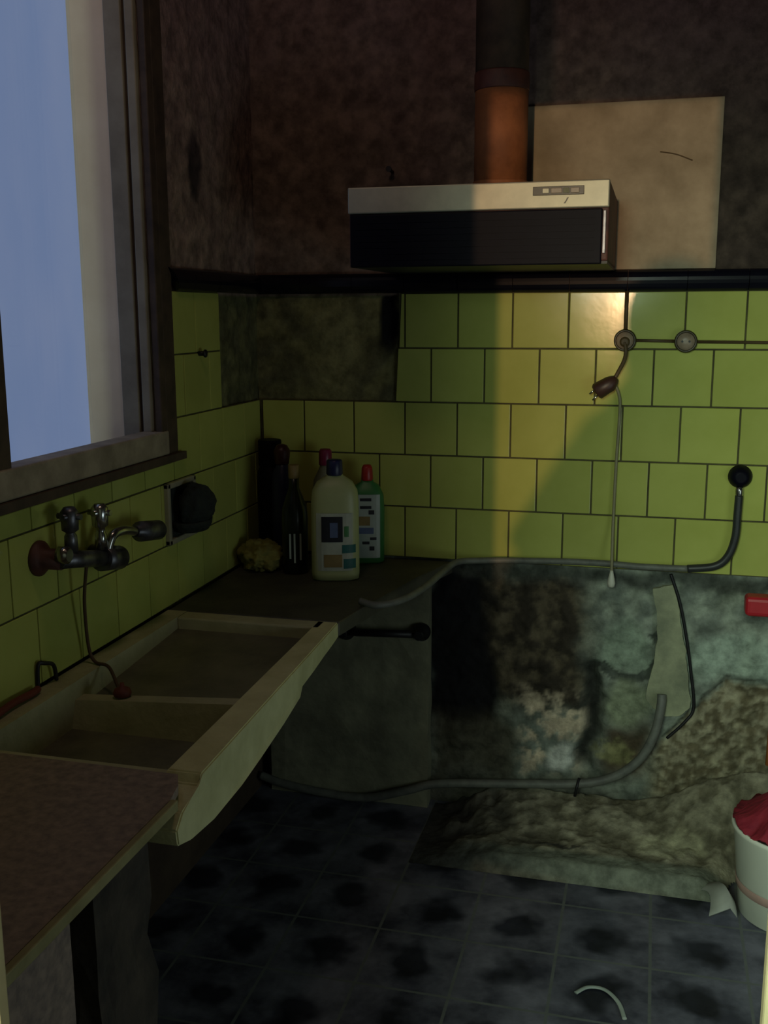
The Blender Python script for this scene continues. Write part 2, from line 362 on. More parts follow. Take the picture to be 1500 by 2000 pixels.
# ------------------------------------------------------------------ left wall with the window opening
WY0, WY1 = -1.227, -0.645     # window opening along the wall
WZ0, WZ1 = H-0.345, 2.38
bm = B()
box(bm, -0.180, -0.022, DY, WY0, 0, CEIL); box(bm, -0.180, -0.022, WY1, 0.06, 0, CEIL)
box(bm, -0.180, -0.022, WY0, WY1, 0, WZ0); box(bm, -0.180, -0.022, WY0, WY1, WZ1, CEIL)
wall_left = struct('wall_left', bm, 'upper')
def pl(u, v):
    y = WY1+u*(-WY1+0.012); z = 0.70+v*(CEIL-0.70); zr = z-H
    n1 = fbm((y*16, z*16, 14.0), 5); w1 = 0.03*fbm((y*7, z*7, 3.0))
    x = -0.0115+0.004*n1
    if zr > 0.05:
        c = mixc((0.24, 0.165, 0.135), (0.31, 0.22, 0.17), sst(-0.4, 0.5, n1))
        c = mixc(c, (0.012, 0.011, 0.015), 0.85*blob(y+w1, zr+w1, -0.385, 0.35, 0.04, 0.10))
        c = mixc(c, (0.26, 0.16, 0.18), 0.6*sst(0.3, 0.8, zr))
    else: c = mixc((0.115, 0.115, 0.06), (0.18, 0.18, 0.08), sst(-0.4, 0.5, n1))
    return (x, y, z), c
skin('plaster', pl, 90, 240, wall_left)
bm = B()
for r in range(5):
    zt = Z0-S*r; zb = zt-S
    k = -16
    while k < 4:
        a = -0.278+(0.075 if r % 2 else 0)+k*S; b = a+S; k += 1
        lo = DY
        if b < DY or a > 0: continue
        a2, b2 = max(a, DY), min(b, -0.004)
        if r < 2:
            if a2 >= -0.279 or b2 < -0.56: continue
            b2 = min(b2, -0.278); a2 = max(a2, -0.555)
            if b2-a2 < 0.012: continue
        zt2 = zt
        if r >= 2 and (a2+b2)/2 < -0.52: zt2 = min(zt, WZ0-0.004)
        if zt2-zb < 0.012: continue
        g = G*0.8
        box(bm, -0.011, random.uniform(-0.0005, 0.0005), a2+g, b2-g, zb+g, zt2-g, 0.0016, 2)
obj('tiling', bm, 'tile', wall_left)
bm = B()
box(bm, -0.0115, -0.0035, DY, 0.0, Z0-5*S, WZ0-0.003); box(bm, -0.0115, -0.0035, -0.555, 0, WZ0-0.003, Z0-2*S); box(bm, -0.0115, -0.0035, -0.555, -0.28, Z0-2*S, Z0)
obj('grout', bm, 'grout', wall_left)

# black glazed border along the top of the tiling
def border(name, segs, axis):
    bm = B(); prof = [(0.002, 0.054)]+[(-0.017*math.sin(PI*k/10)-0.001, 0.081-0.027*math.cos(PI*k/10)) for k in range(11)]+[(0.002, 0.108)]
    for a, b in segs:
        if axis == 'X': prism(bm, [(y, H+z) for y, z in prof], 'X', a, b)
        else: prism(bm, [(-y, H+z) for y, z in prof], 'Y', a, b)
    return bm
edges = [0.002+0.0]+[0.133+0.15*i for i in range(15)]
segs = [(max(a, 0.0)+0.0008, min(b, XR)-0.0008) for a, b in zip(edges, edges[1:]) if a < XR]
bm = border('t', segs, 'X'); o = struct('trim_1', bm, 'black_tile')
bm = B(); prof = [(-0.002, 0.054)]+[(0.016*math.sin(PI*k/10)+0.001, 0.081-0.027*math.cos(PI*k/10)) for k in range(11)]+[(-0.002, 0.108)]
for a, b in ((-0.15, -0.017), (-0.30, -0.1516), (-0.45, -0.3016)):
    A = [bm.verts.new((x, a, H+z)) for x, z in prof]; C = [bm.verts.new((x, b, H+z)) for x, z in prof]
    bm.faces.new(A[::-1]); bm.faces.new(C)
    for k in range(len(A)): bm.faces.new((A[k], A[(k+1) % len(A)], C[(k+1) % len(A)], C[k]))
A = [bm.verts.new((x, -0.53-(z-0.053)*0.85, H+z)) for x, z in prof]; C = [bm.verts.new((x, -0.4516, H+z)) for x, z in prof]
bm.faces.new(A[::-1]); bm.faces.new(C)
for k in range(len(A)): bm.faces.new((A[k], A[(k+1) % len(A)], C[(k+1) % len(A)], C[k]))
struct('trim_2', bm, 'black_tile')

# ------------------------------------------------------------------ floor, ceiling, other walls
bm = B(); box(bm, -0.26, XR+0.2, -13.3, 0.26, -0.12, 0.0); struct('floor', bm, 'floor')
bm = B(); box(bm, -0.26, XR+0.2, -13.3, 0.26, CEIL, CEIL+0.1); struct('ceiling', bm, 'upper')
bm = B()
oy0, oy1, oz0, oz1 = -2.0, -1.2, 0.40, 1.20  # opening added to hold the unseen fill light
box(bm, XR, XR+0.2, DY+0.05, oy0, 0, CEIL); box(bm, XR, XR+0.2, oy1, 0.06, 0, CEIL); box(bm, XR, XR+0.2, oy0, oy1, 0, oz0); box(bm, XR, XR+0.2, oy0, oy1, oz1, CEIL)
struct('wall_right', bm, 'rightwall')
DL, DR, DH = 0.7335, 1.1755, H+0.472
bm = B()
box(bm, -0.25, DL-0.045, DY, DY+0.05, 0, CEIL); box(bm, DR+0.02, XR+0.2, DY, DY+0.05, 0, CEIL); box(bm, DL-0.045, DR+0.02, DY, DY+0.05, DH+0.03, CEIL)
struct('wall_front', bm, 'rightwall')
bm = B(); box(bm, DL-0.10, DL, DY-0.012, DY, 0, DH, 0.002); box(bm, DR, DR+0.10, DY-0.012, DY, 0, DH, 0.002); box(bm, DL-0.10, DR+0.10, DY-0.012, DY, DH, DH+0.1)
struct('door_1', bm, 'whitepaint')
bm = B(); box(bm, -0.1, 0.0, -13.2, DY, 0, CEIL); struct('wall_passage_left', bm, 'passage')
bm = B(); box(bm, 2.0, 2.1, -13.2, DY, 0, CEIL); struct('wall_passage_right', bm, 'passage')
bm = B(); box(bm, -0.1, 2.1, -13.3, -13.2, 0, CEIL); struct('wall_passage_end', bm, 'passage')

# ------------------------------------------------------------------ window
bm = B()   # beige reveal lining
box(bm, -0.179, -0.088, WY1-0.005, WY1+0.02, WZ0, WZ1); box(bm, -0.179, -0.088, WY0-0.02, WY0+0.005, WZ0, WZ1); box(bm, -0.179, -0.02, WY0, WY1, WZ1-0.02, WZ1+0.01)
win = struct('window_1', bm, 'reveal')
bm = B()
box(bm, -0.088, -0.047, WY1-0.009, WY1+0.02, WZ0, WZ1, 0.002); box(bm, -0.088, -0.047, WY0-0.02, WY0+0.009, WZ0, WZ1, 0.002)
box(bm, -0.038, -0.016, WY1-0.009, WY1+0.02, WZ0, WZ1, 0.003); box(bm, -0.038, -0.016, WY0-0.02, WY0+0.009, WZ0, WZ1, 0.003)
obj('frame', bm, 'frame', win)
bm = B()
box(bm, -0.176, -0.170, WY0-0.005, WY1+0.005, WZ0+0.005, WZ1-0.005); obj('pane', bm, 'glass', win)
bm = B()
box(bm, -0.012, 0.006, WY1, WY1+0.028, WZ0-0.0, WZ1+0.04, 0.003); box(bm, -0.012, 0.004, WY1+0.031, WY1+0.085, WZ0-0.0, WZ1+0.04, 0.002)
box(bm, -0.012, 0.004, WY0-0.09, WY0-0.004, WZ0, WZ1+0.04, 0.003); box(bm, -0.012, 0.006, WY0-0.09, WY1+0.085, WZ1, WZ1+0.06, 0.003)
obj('casing', bm, 'oldwood', win)
bm = B()
hexa(bm, [(-0.18, WY0-0.12, WZ0), (0.018, WY0-0.12, WZ0), (0.018, WY1+0.10, WZ0), (-0.18, WY1+0.10, WZ0),
          (-0.18, WY0-0.12, H-0.327), (0.018, WY0-0.12, H-0.327), (0.018, WY1+0.10, H-0.327), (-0.18, WY1+0.10, H-0.327)])
obj('ledge', bm, 'oldwood', win)
bm = B()
box(bm, -0.045, 0.009, WY0-0.11, WY1+0.03, H-0.3265, H-0.270, 0.004)
obj('sill', bm, 'sill', win)

# ------------------------------------------------------------------ sink and worktops along the left wall
ZC = H-0.70
t = thing('stone_sink', 'long worn stone sink with chipped thick front edge under the wall tap', 'sink', (0.23, -1.06, ZC-0.1))
bm = B()
XF = 0.458
# solid block with two basins: walls and floors
y0, yd0, yd1, y1 = -1.47, -1.150, -1.118, -0.648
box(bm, 0.002, 0.05, y0, y1, ZC-0.13, ZC)                       # back rim
box(bm, 0.05, 0.40, -0.70, y1, ZC-0.032, ZC, 0.004)              # far rim
box(bm, 0.05, 0.40, y0, -1.445, ZC-0.10, ZC-0.006, 0.004)       # near rim
obj('rim', bm, 'stone', t)
bm = B()
hexa(bm, [(0.05, yd1-0.01, ZC-0.075), (0.40, yd1-0.01, ZC-0.075), (0.40, -0.70, ZC-0.052), (0.05, -0.70, ZC-0.052),
          (0.05, yd1-0.01, ZC-0.055), (0.40, yd1-0.01, ZC-0.055), (0.40, -0.70, ZC-0.028), (0.05, -0.70, ZC-0.028)])
obj('shallow_basin', bm, 'basin', t)
bm = B()
box(bm, 0.05, 0.40, -1.445, yd1-0.012, ZC-0.104, ZC-0.088)
obj('deep_basin', bm, 'basin', t)
bm = B()
hexa(bm, [(0.05, yd0-0.02, ZC-0.10), (0.40, yd0-0.02, ZC-0.10), (0.40, yd1, ZC-0.10), (0.05, yd1, ZC-0.10),
          (0.05, yd0, ZC-0.035), (0.40, yd0, ZC-0.012), (0.40, yd1, ZC-0.012), (0.05, yd1, ZC-0.035)])
obj('divider', bm, 'stone', t)
# front apron with its broken outline
bm = B()
out = [(-0.648, 0.0), (-0.648, -0.036), (-0.70, -0.040), (-0.76, -0.044), (-0.84, -0.050), (-0.93, -0.050), (-0.945, -0.072), (-1.06, -0.080), (-1.20, -0.088), (-1.30, -0.094), (-1.42, -0.096), (-1.50, -0.090), (-1.548, -0.076), (-1.552, -0.050), (-1.53, -0.030), (-1.50, -0.022), (-1.468, -0.016), (-1.458, 0.0)]
prism(bm, [(y, ZC+z) for y, z in out], 'X', 0.398, XF)
bmesh.ops.bevel(bm, geom=list(bm.edges), offset=0.0025, segments=2, affect='EDGES')
for v in bm.verts:
    v.co.x -= 0.028*sst(-1.40, -0.648, v.co.y)*(1 if v.co.x > 0.43 else 0.6)
obj('front_edge', bm, 'apron', t)
# near worktop slab
t = thing('worktop', 'brown speckled worktop with pale front edge at the lower left', 'worktop', (0.23, -1.9, ZC))
bm = B(); prism(bm, [(0.002, -2.278), (0.452, -2.278), (0.452, -1.556), (0.442, -1.51), (0.425, -1.475), (0.002, -1.472)], 'Z', ZC-0.012, ZC+0.002); obj('slab', bm, 'marble', t)
bm = B(); box(bm, 0.4525, 0.464, -2.278, -1.555, ZC-0.014, ZC+0.003, 0.002); obj('edge_strip', bm, 'edge', t)
# corner worktop
bm = B(); prism(bm, [(0.002, -0.646), (0.432, -0.646), (0.455, -0.50), (0.515, -0.20), (0.575, -0.002), (0.002, -0.002)], 'Z', ZC-0.035, ZC)
bmesh.ops.bevel(bm, geom=list(bm.edges), offset=0.003, segments=1, affect='EDGES')
tag(obj('corner_worktop', bm, 'darktop'), 'dark grimy worktop in the tiled corner carrying the bottles', 'worktop')
# supports under the counter
def rough_block(name, x0, x1, y0_, y1_, z0, z1, m, amp, seed, cuts=10):
    bm = B(); box(bm, x0, x1, y0_, y1_, z0, z1)
    bmesh.ops.subdivide_edges(bm, edges=bm.edges, cuts=cuts, use_grid_fill=True)
    for v in bm.verts:
        n = Vector((fbm((v.co.x*14, v.co.y*14, v.co.z*14+seed)), fbm((v.co.x*14+5, v.co.y*14, v.co.z*14+seed)), 0))
        v.co += n*amp
    return obj(name, bm, m)
o = rough_block('masonry_pier', 0.05, 0.415, -1.72, -1.56, 0.0, ZC-0.016, 'pier', 0.012, 2); tag(o, 'rough masonry pier holding up the counter where sink and worktop meet', 'pier')
bm = B(); prism(bm, [(0.0, -2.278), (0.43, -2.278), (0.43, -2.10), (0.43, -1.90), (0.43, -1.80), (0.0, -1.80)], 'Z', 0.0, ZC-0.014)
bmesh.ops.subdivide_edges(bm, edges=bm.edges, cuts=6, use_grid_fill=True)
for v in bm.verts: v.co.x += 0.006*fbm((v.co.y*12, v.co.z*9, 3)) if v.co.x > 0.2 else 0
tag(obj('counter_base', bm, 'marble'), 'brown speckled counter base below the near worktop', 'counter base')
o = rough_block('cement_pier', 0.02, 0.512, -0.040, 0.012, 0.0, ZC-0.036, 'cement', 0.004, 7); tag(o, 'dirty cement panel below the corner worktop behind the black bar', 'panel')

# black bar on the cement panel
t = thing('iron_bar', 'black iron bar with round end flanges fixed below the corner worktop', 'bar', (0.38, -0.065, H-0.906))
bm = B(); cyl(bm, (0.265, -0.075, H-0.912), (0.497, -0.075, H-0.902), 0.011, 16); obj('rod', bm, 'black', t)
for x, z, r in ((0.268, -0.912, 0.030), (0.495, -0.902, 0.026)):
    bm = B(); lathe(bm, [(r, 0), (r, 0.012), (r*0.7, 0.022), (0.014, 0.036), (0.013, 0.05)], (x, -0.044, H+z), 20, axis='Y'); obj('flange', bm, 'black', t)

# ------------------------------------------------------------------ taps, chain, hook
t = thing('wall_tap', 'tarnished wall mixer tap with two handles below the window', 'tap', (0.0, -1.08, H-0.46))
bm = B(); lathe(bm, [(0.034, 0.0), (0.034, 0.006), (0.026, 0.014), (0.020, 0.02), (0.020, 0.05)], (0.0, -1.165, H-0.452), 24, axis='X'); obj('escutcheon', bm, 'rust', t)
bm = B(); lathe(bm, [(0.0165, 0), (0.0165, 0.018), (0.012, 0.02), (0.012, 0.022)], (0.05, -1.172, H-0.441), 20, axis='X'); obj('polished_nut', bm, 'chrome', t)
bm = B(); cyl(bm, (0.045, -1.17, H-0.452), (0.045, -0.985, H-0.490), 0.017, 20); obj('body', bm, 'dullmetal', t)
bm = B(); cyl(bm, (0.0, -0.975, H-0.490), (0.06, -0.975, H-0.490), 0.023, 20); cyl(bm, (0.045, -1.015, H-0.486), (0.045, -0.945, H-0.499), 0.025, 20); obj('mixing_block', bm, 'dullmetal', t)
for (y, z, hz, m) in ((-1.125, -0.445, -0.363, 'dullmetal'), (-1.015, -0.465, -0.376, 'chrome')):
    bm = B(); lathe(bm, [(0.013, 0), (0.012, 0.03), (0.009, 0.035), (0.009, hz-z-0.045), (0.016, hz-z-0.04), (0.017, hz-z-0.005), (0.010, hz-z+0.004)], (0.047, y, H+z), 20); h = obj('handle', bm, m, t)
    bm = B(); cyl(bm, (0.047, y-0.026, H+hz-0.012), (0.047, y+0.026, H+hz-0.016), 0.006, 12); cyl(bm, (0.022, y, H+hz-0.014), (0.072, y, H+hz-0.014), 0.006, 12); obj('cross_bar', bm, m, h)
bm = B(); tube(bm, [(0.047, -1.0, H-0.485), (0.055, -0.985, H-0.445), (0.060, -0.95, H-0.440), (0.060, -0.90, H-0.452), (0.060, -0.875, H-0.458)], 0.010, 14); obj('spout', bm, 'chrome', t)
bm = B(); tube(bm, [(0.060, -0.90, H-0.452), (0.060, -0.882, H-0.456), (0.060, -0.877, H-0.457), (0.060, -0.795, H-0.470), (0.060, -0.790, H-0.470)], [0.012, 0.013, 0.022, 0.022, 0.016], 18, False); obj('spout_end', bm, 'dullmetal', t)

t = thing('sink_chain', 'thin brown cord hanging from the wall tap with a red stopper', 'chain', (0.04, -1.06, ZC))
bm = B(); tube(bm, [(0.045, -1.070, H-0.480), (0.032, -1.066, H-0.56), (0.022, -1.045, H-0.66), (0.035, -1.045, ZC+0.006), (0.075, -1.062, ZC+0.004), (0.115, -1.10, ZC-0.02), (0.135, -1.118, ZC-0.033)], 0.0035, 8); obj('cord', bm, 'cord', t)
bm = B(); lathe(bm, [(0.016, 0), (0.018, 0.006), (0.015, 0.014), (0.005, 0.018), (0.004, 0.026)], (0.140, -1.128, ZC-0.026), 18); obj('stopper', bm, 'stopper', t)
bm = B(); tube(bm, [(0.004, -1.20, H-0.697), (0.006, -1.198, H-0.652), (0.012, -1.185, H-0.652), (0.014, -1.16, H-0.664), (0.012, -1.15, H-0.697)], 0.004, 10)
tag(obj('wire_hook', bm, 'black'), 'small bent black wire loop at the wall behind the sink', 'hook')
bm = B(); tube(bm, [(0.02, -1.36, ZC+0.009), (0.016, -1.30, ZC+0.011), (0.018, -1.24, ZC+0.009), (0.014, -1.215, ZC+0.008)], [0.007]*24+[0.004], 10)
tag(obj('red_stick', bm, 'stopper'), 'short red rod lying along the back of the counter at the left edge', 'rod')

# soap dish
t = thing('soap_dish', 'ceramic wall soap dish tile holding a dark scourer beside the tap', 'soap dish', (0, -0.56, H-0.46))
bm = B()
ya, yb, za, zb = -0.640, -0.485, H-0.545, H-0.395
for (a, b, c, d) in ((ya, ya+0.014, za, zb), (yb-0.014, yb, za, zb), (ya, yb, za, za+0.014), (ya, yb, zb-0.014, zb)): box(bm, -0.002, 0.012, a, b, c, d, 0.003)
obj('frame', bm, 'soap', t)
bm = B(); box(bm, -0.002, 0.002, ya+0.01, yb-0.01, za+0.01, zb-0.01); obj('recess', bm, 'sponge', t)
bm = B(); lathe(bm, [(0.020, 0), (0.050, 0.006), (0.060, 0.02), (0.062, 0.032), (0.056, 0.032), (0.045, 0.012), (0.01, 0.01)], (0.03, -0.555, za+0.020), 28, sx=0.75, sy=1.05); obj('bowl', bm, 'sponge', t)
bm = B(); bmesh.ops.create_icosphere(bm, subdivisions=4, radius=1)
for v in bm.verts:
    n = 1+0.13*fbm(v.co*2.2, 4); v.co = Vector((0.042+0.040*v.co.x*n, -0.548+0.064*v.co.y*n, H-0.462+0.056*v.co.z*n*(1.0-0.25*v.co.y)))
for f in bm.faces: f.smooth = True
tag(obj('scourer', bm, 'sponge'), 'dark lumpy scourer sitting in the ceramic soap dish', 'scourer')

# ------------------------------------------------------------------ bottles in the corner
def bottle(name, label, loc, prof, m, cap, capm, sx=1, sy=1, sq=0, rot=0, group=None):
    t = thing(name, label, 'bottle', loc, group); t.rotation_euler = (0, 0, 0)
    bm = B(); lathe(bm, prof, loc, 36, sx, sy, sq)
    if rot: bmesh.ops.rotate(bm, verts=bm.verts, cent=loc, matrix=Matrix.Rotation(rot, 3, 'Z'))
    obj('body', bm, m, t)
    bm = B(); lathe(bm, cap, loc, 24); obj('cap', bm, capm, t)
    return t
def dirs(loc):     # unit vectors across / towards a viewer standing in the doorway
    d = Vector((0.95-loc[0], -2.4-loc[1], 0)).normalized(); return Vector((-d.y, d.x, 0)), d
def patch(name, t, loc, u0, u1, h0, h1, off, m, rx, lift=0.0):
    # label wrapped on the bottle side: u in metres across, h height
    ax, d = dirs(loc); bm = B(); n = 8
    c = Vector(loc); A = []; C = []
    for i in range(n+1):
        u = u0+(u1-u0)*i/n; dep = off*math.sqrt(max(0.02, 1-(u/rx)**4))+0.0008+lift
        p = c+ax*u+d*dep; A.append(bm.verts.new(p+Vector((0, 0, h0)))); C.append(bm.verts.new(p+Vector((0, 0, h1))))
    for i in range(n): bm.faces.new((A[i], A[i+1], C[i+1], C[i]))
    r = bmesh.ops.extrude_face_region(bm, geom=list(bm.faces))
    for v in [v for v in r['geom'] if isinstance(v, bmesh.types.BMVert)]: v.co -= d*0.0006
    return obj(name, bm, m, t)
JL = (0.305, -0.262, ZC)
ang = math.atan2(dirs(JL)[0].y, dirs(JL)[0].x)
t = bottle('cleaner_bottle', 'large cream bottle with navy cap and picture labels in front on corner worktop', JL,
    [(0.050, 0), (0.062, 0.004), (0.064, 0.02), (0.063, 0.21), (0.060, 0.24), (0.048, 0.262), (0.030, 0.275), (0.022, 0.280), (0.020, 0.292)], 'jug',
    [(0.021, 0.281), (0.022, 0.284), (0.021, 0.318), (0.018, 0.322), (0.006, 0.323)], 'navy', 1.0, 0.62, 0.35, ang)
patch('label', t, JL, -0.050, 0.056, 0.030, 0.185, 0.041, 'paper', 0.064)
patch('label_picture', t, JL, -0.036, 0.020, 0.108, 0.176, 0.041, 'ink', 0.064, 0.001)
patch('label_picture', t, JL, -0.014, 0.007, 0.120, 0.160, 0.041, 'bluegrey', 0.064, 0.002)
patch('label_picture', t, JL, 0.024, 0.036, 0.122, 0.150, 0.041, 'greenplastic', 0.064, 0.001)
patch('label_picture', t, JL, 0.018, 0.054, 0.078, 0.100, 0.041, 'teal', 0.064, 0.001)
patch('label_picture', t, JL, 0.022, 0.054, 0.036, 0.062, 0.041, 'teal', 0.064, 0.001)
patch('label_picture', t, JL, -0.030, 0.018, 0.040, 0.074, 0.041, 'ochre', 0.064, 0.001)
RL = (0.338, -0.060, ZC)
ang = math.atan2(dirs(RL)[0].y, dirs(RL)[0].x)
t = bottle('detergent_bottle', 'pale green bottle with red cap and blue label behind the cream bottle', RL,
    [(0.040, 0), (0.048, 0.005), (0.049, 0.15), (0.046, 0.195), (0.034, 0.222), (0.018, 0.232), (0.015, 0.246)], 'greenplastic',
    [(0.016, 0.236), (0.017, 0.240), (0.015, 0.272), (0.011, 0.280), (0.004, 0.281)], 'redcap', 1.0, 0.65, 0.3, ang)
patch('label', t, RL, -0.044, 0.036, 0.018, 0.200, 0.0325, 'greyplastic', 0.049)
for (u0, u1, h0, h1, m) in ((-0.020, 0.012, 0.182, 0.190, 'ink'), (-0.020, 0.012, 0.160, 0.168, 'ink'), (0.004, 0.020, 0.144, 0.156, 'ink'), (-0.024, 0.008, 0.112, 0.138, 'ochre'), (-0.030, 0.018, 0.088, 0.106, 'bluegrey'), (0.008, 0.026, 0.070, 0.078, 'ink'), (-0.014, 0.006, 0.058, 0.066, 'ink'), (0.006, 0.020, 0.040, 0.052, 'ink')):
    patch('label_mark', t, RL, u0, u1, h0, h1, 0.0325, m, 0.049, 0.001)
DLc = (0.178, -0.225, ZC)
t = bottle('wine_bottle', 'dark slim bottle with a pale neck seal left of the cream bottle', DLc,
    [(0.030, 0), (0.035, 0.004), (0.036, 0.15), (0.034, 0.18), (0.022, 0.215), (0.014, 0.235), (0.013, 0.285)], 'darkglass',
    [(0.0145, 0.262), (0.015, 0.264), (0.015, 0.297), (0.012, 0.299)], 'ochre')
for u in (-0.016, -0.004, 0.012): patch('label_stripe', t, DLc, u, u+0.005, 0.03+abs(u), 0.115, 0.036, 'greyplastic', 0.036)
bottle('tall_bottle', 'tallest black bottle with a flat top in the tiled corner', (0.042, -0.045, ZC),
    [(0.034, 0), (0.038, 0.004), (0.039, 0.22), (0.037, 0.25), (0.030, 0.262), (0.030, 0.275)], 'blackplastic',
    [(0.033, 0.268), (0.034, 0.270), (0.034, 0.338), (0.032, 0.342)], 'blackplastic')
bottle('spray_bottle', 'dark blue bottle with dark red cap beside the tallest black bottle', (0.098, -0.098, ZC),
    [(0.028, 0), (0.031, 0.004), (0.032, 0.22), (0.028, 0.255), (0.018, 0.275), (0.016, 0.285)], 'navy',
    [(0.019, 0.28), (0.020, 0.282), (0.024, 0.318), (0.015, 0.334), (0.006, 0.337)], 'darkred')
bottle('pink_capped_bottle', 'grey bottle with dark pink cap hidden behind the cream bottle', (0.215, -0.060, ZC),
    [(0.034, 0), (0.038, 0.004), (0.038, 0.20), (0.034, 0.235), (0.020, 0.262), (0.015, 0.275), (0.015, 0.29)], 'cement',
    [(0.018, 0.276), (0.019, 0.278), (0.018, 0.316), (0.014, 0.322)], 'pinkcap')
bm = B(); bmesh.ops.create_icosphere(bm, subdivisions=5, radius=1)
for v in bm.verts:
    p = v.co.copy(); n = 1+0.35*fbm(p*1.8+Vector((3, 1, 2)), 4)
    v.co = Vector((0.068+0.062*p.x*n, -0.206+0.066*p.y*n-0.02*p.x, ZC+max(0.002, 0.036+0.046*p.z*n)))
for f in bm.faces: f.smooth = True
tag(obj('cleaning_cloth', bm, 'cloth'), 'crumpled yellow cloth on the corner worktop in front of the black bottles', 'cloth')

# ------------------------------------------------------------------ cooker hood, flue, board
t = thing('cooker_hood', 'wide cooker hood with bright steel strip above the yellow tiles', 'cooker hood', (0.70, 0.0, H+0.105))
HX0, HX1, HY = 0.404, 0.999, -0.45
bm = B(); box(bm, HX0, HX1, HY+0.012, 0.0, H+0.112, H+0.285, 0.004); obj('body', bm, 'rust', t)
bm = B(); box(bm, HX0, HX1, HY, HY+0.014, H+0.226, H+0.285, 0.003); st = obj('steel_strip', bm, 'steel', t)
bm = B(); box(bm, HX0+0.004, HX1-0.014, HY+0.003, HY+0.014, H+0.105, H+0.2245, 0.003)
for i in range(7): box(bm, HX0+0.02, HX1-0.03, HY+0.0015, HY+0.005, H+0.120+0.014*i, H+0.124+0.014*i)
obj('front_panel', bm, 'blackplastic', t)
bm = B(); box(bm, HX1-0.0125, HX1-0.006, HY+0.004, HY+0.014, H+0.128, H+0.220, 0.001); obj('side_strip', bm, 'dullmetal', t)
bm = B(); box(bm, HX0+0.001, HX1-0.001, HY+0.0145, -0.004, H+0.106, H+0.1118); obj('filter', bm, 'black', t)
bm = B(); box(bm, 0.832, 0.944, HY-0.002, HY+0.002, H+0.254, H+0.273, 0.001); sp = obj('switch_panel', bm, 'socketrim', st)
for x0, x1, m in ((0.853, 0.868, 'steel'), (0.872, 0.896, 'socket'), (0.899, 0.912, 'cement'), (0.915, 0.934, 'socket')):
    bm = B(); box(bm, x0, x1, HY-0.004, HY+0.001, H+0.258, H+0.269, 0.001); obj('switch', bm, m, t)
bm = B(); prism(bm, [(0.900, H+0.236), (0.904, H+0.236), (0.909, H+0.245), (0.911, H+0.249), (0.907, H+0.248), (0.905, H+0.243)], 'Y', HY-0.0012, HY+0.001); obj('maker_mark', bm, 'socketrim', t)
t = thing('flue_pipe', 'rusty orange flue pipe rising from the cooker hood', 'pipe', (0.715, -0.15, H+0.285))
bm = B(); lathe(bm, [(0.066, H+0.285), (0.066, H+0.56)], (0.715, -0.15, 0), 40); obj('pipe', bm, 'flue', t)
bm = B(); lathe(bm, [(0.0655, H+0.561), (0.0655, CEIL)], (0.715, -0.15, 0), 40); obj('shaded_upper_pipe', bm, 'oldwood', t)  # dark colour stands in for shade above the lamplight's upper edge
bm = B(); lathe(bm, [(0.0685, H+0.286), (0.070, H+0.29), (0.070, H+0.318), (0.0685, H+0.322)], (0.715, -0.15, 0), 40); obj('collar', bm, 'flue', t)
bm = B(); lathe(bm, [(0.0668, H+0.535), (0.068, H+0.538), (0.068, H+0.575), (0.0668, H+0.578)], (0.715, -0.15, 0), 40); obj('joint_band', bm, 'rust', t)
bm = B(); box(bm, 0.745, 1.250, 0.0, 0.0165, H+0.110, H+0.526, 0.0015)  # thin board added over the lamplight patch, its pale colour brightening it
tag(obj('lamplight_board', bm, 'board'), 'beige rectangular board right of the flue, its pale tone standing in for lamplight', 'board')
bm = B(); cyl(bm, (0.396, 0.014, H+0.377), (0.396, -0.03, H+0.380), 0.0045, 10); lathe(bm, [(0.008, 0), (0.008, 0.003)], (0.396, -0.03, H+0.380), 12, axis='Y')
tag(obj('wall_nail', bm, 'black'), 'black nail in the upper wall above the left part of the hood', 'nail')
bm = B(); cyl(bm, (-0.002, -0.416, H-0.098), (0.016, -0.416, H-0.098), 0.006, 12); lathe(bm, [(0.010, 0.016), (0.010, 0.02), (0.004, 0.022)], (0, -0.416, H-0.098), 12, axis='X')
tag(obj('wall_peg', bm, 'black'), 'small dark peg in the yellow tiles beside the window', 'peg')
bm = B(); tube(bm, [(1.10, -0.001, H+0.40), (1.14, -0.001, H+0.392), (1.18, -0.001, H+0.376)], 0.0016, 6)
tag(obj('wire_scrap', bm, 'conduit'), 'thin curved wire stuck on the lamplight-toned board', 'wire')

# ------------------------------------------------------------------ sockets, flex, plug
def socket(x, z, label):
    t = thing('wall_socket', label, 'socket', (x, 0, H+z), 'round wall sockets above the hose')
    bm = B(); lathe(bm, [(0.0285, 0), (0.0295, 0.004), (0.0285, 0.018), (0.0255, 0.022), (0.023, 0.018), (0.004, 0.017)], (x, 0, H+z), 32, axis='Y'); obj('rim', bm, 'socketrim', t)
    bm = B(); lathe(bm, [(0.0225, 0.017), (0.022, 0.0215), (0.004, 0.022)], (x, 0, H+z), 28, axis='Y'); obj('face', bm, 'socket', t)
    for dx in (-0.009, 0.009):
        bm = B(); lathe(bm, [(0.003, 0.021), (0.003, 0.0228)], (x+dx, 0, H+z), 10, axis='Y'); obj('pin_hole', bm, 'black', t)
    return t
socket(1.032, -0.073, 'round brown wall socket on the yellow tiles with the plug flex hanging below')
socket(1.186, -0.075, 'round brown wall socket on the yellow tiles with nothing plugged in')
bm = B(); tube(bm, [(1.032, -0.005, H+0.054), (1.032, -0.005, H-0.045)], 0.0055, 10, False)
tag(obj('conduit', bm, 'conduit'), 'brown conduit running down from the black border to the left socket', 'conduit')
bm = B(); tube(bm, [(1.060, -0.0045, H-0.073), (1.157, -0.0045, H-0.0745)], 0.0042, 10, False)
tag(obj('conduit', bm, 'conduit'), 'short brown conduit joining the two round sockets', 'conduit')
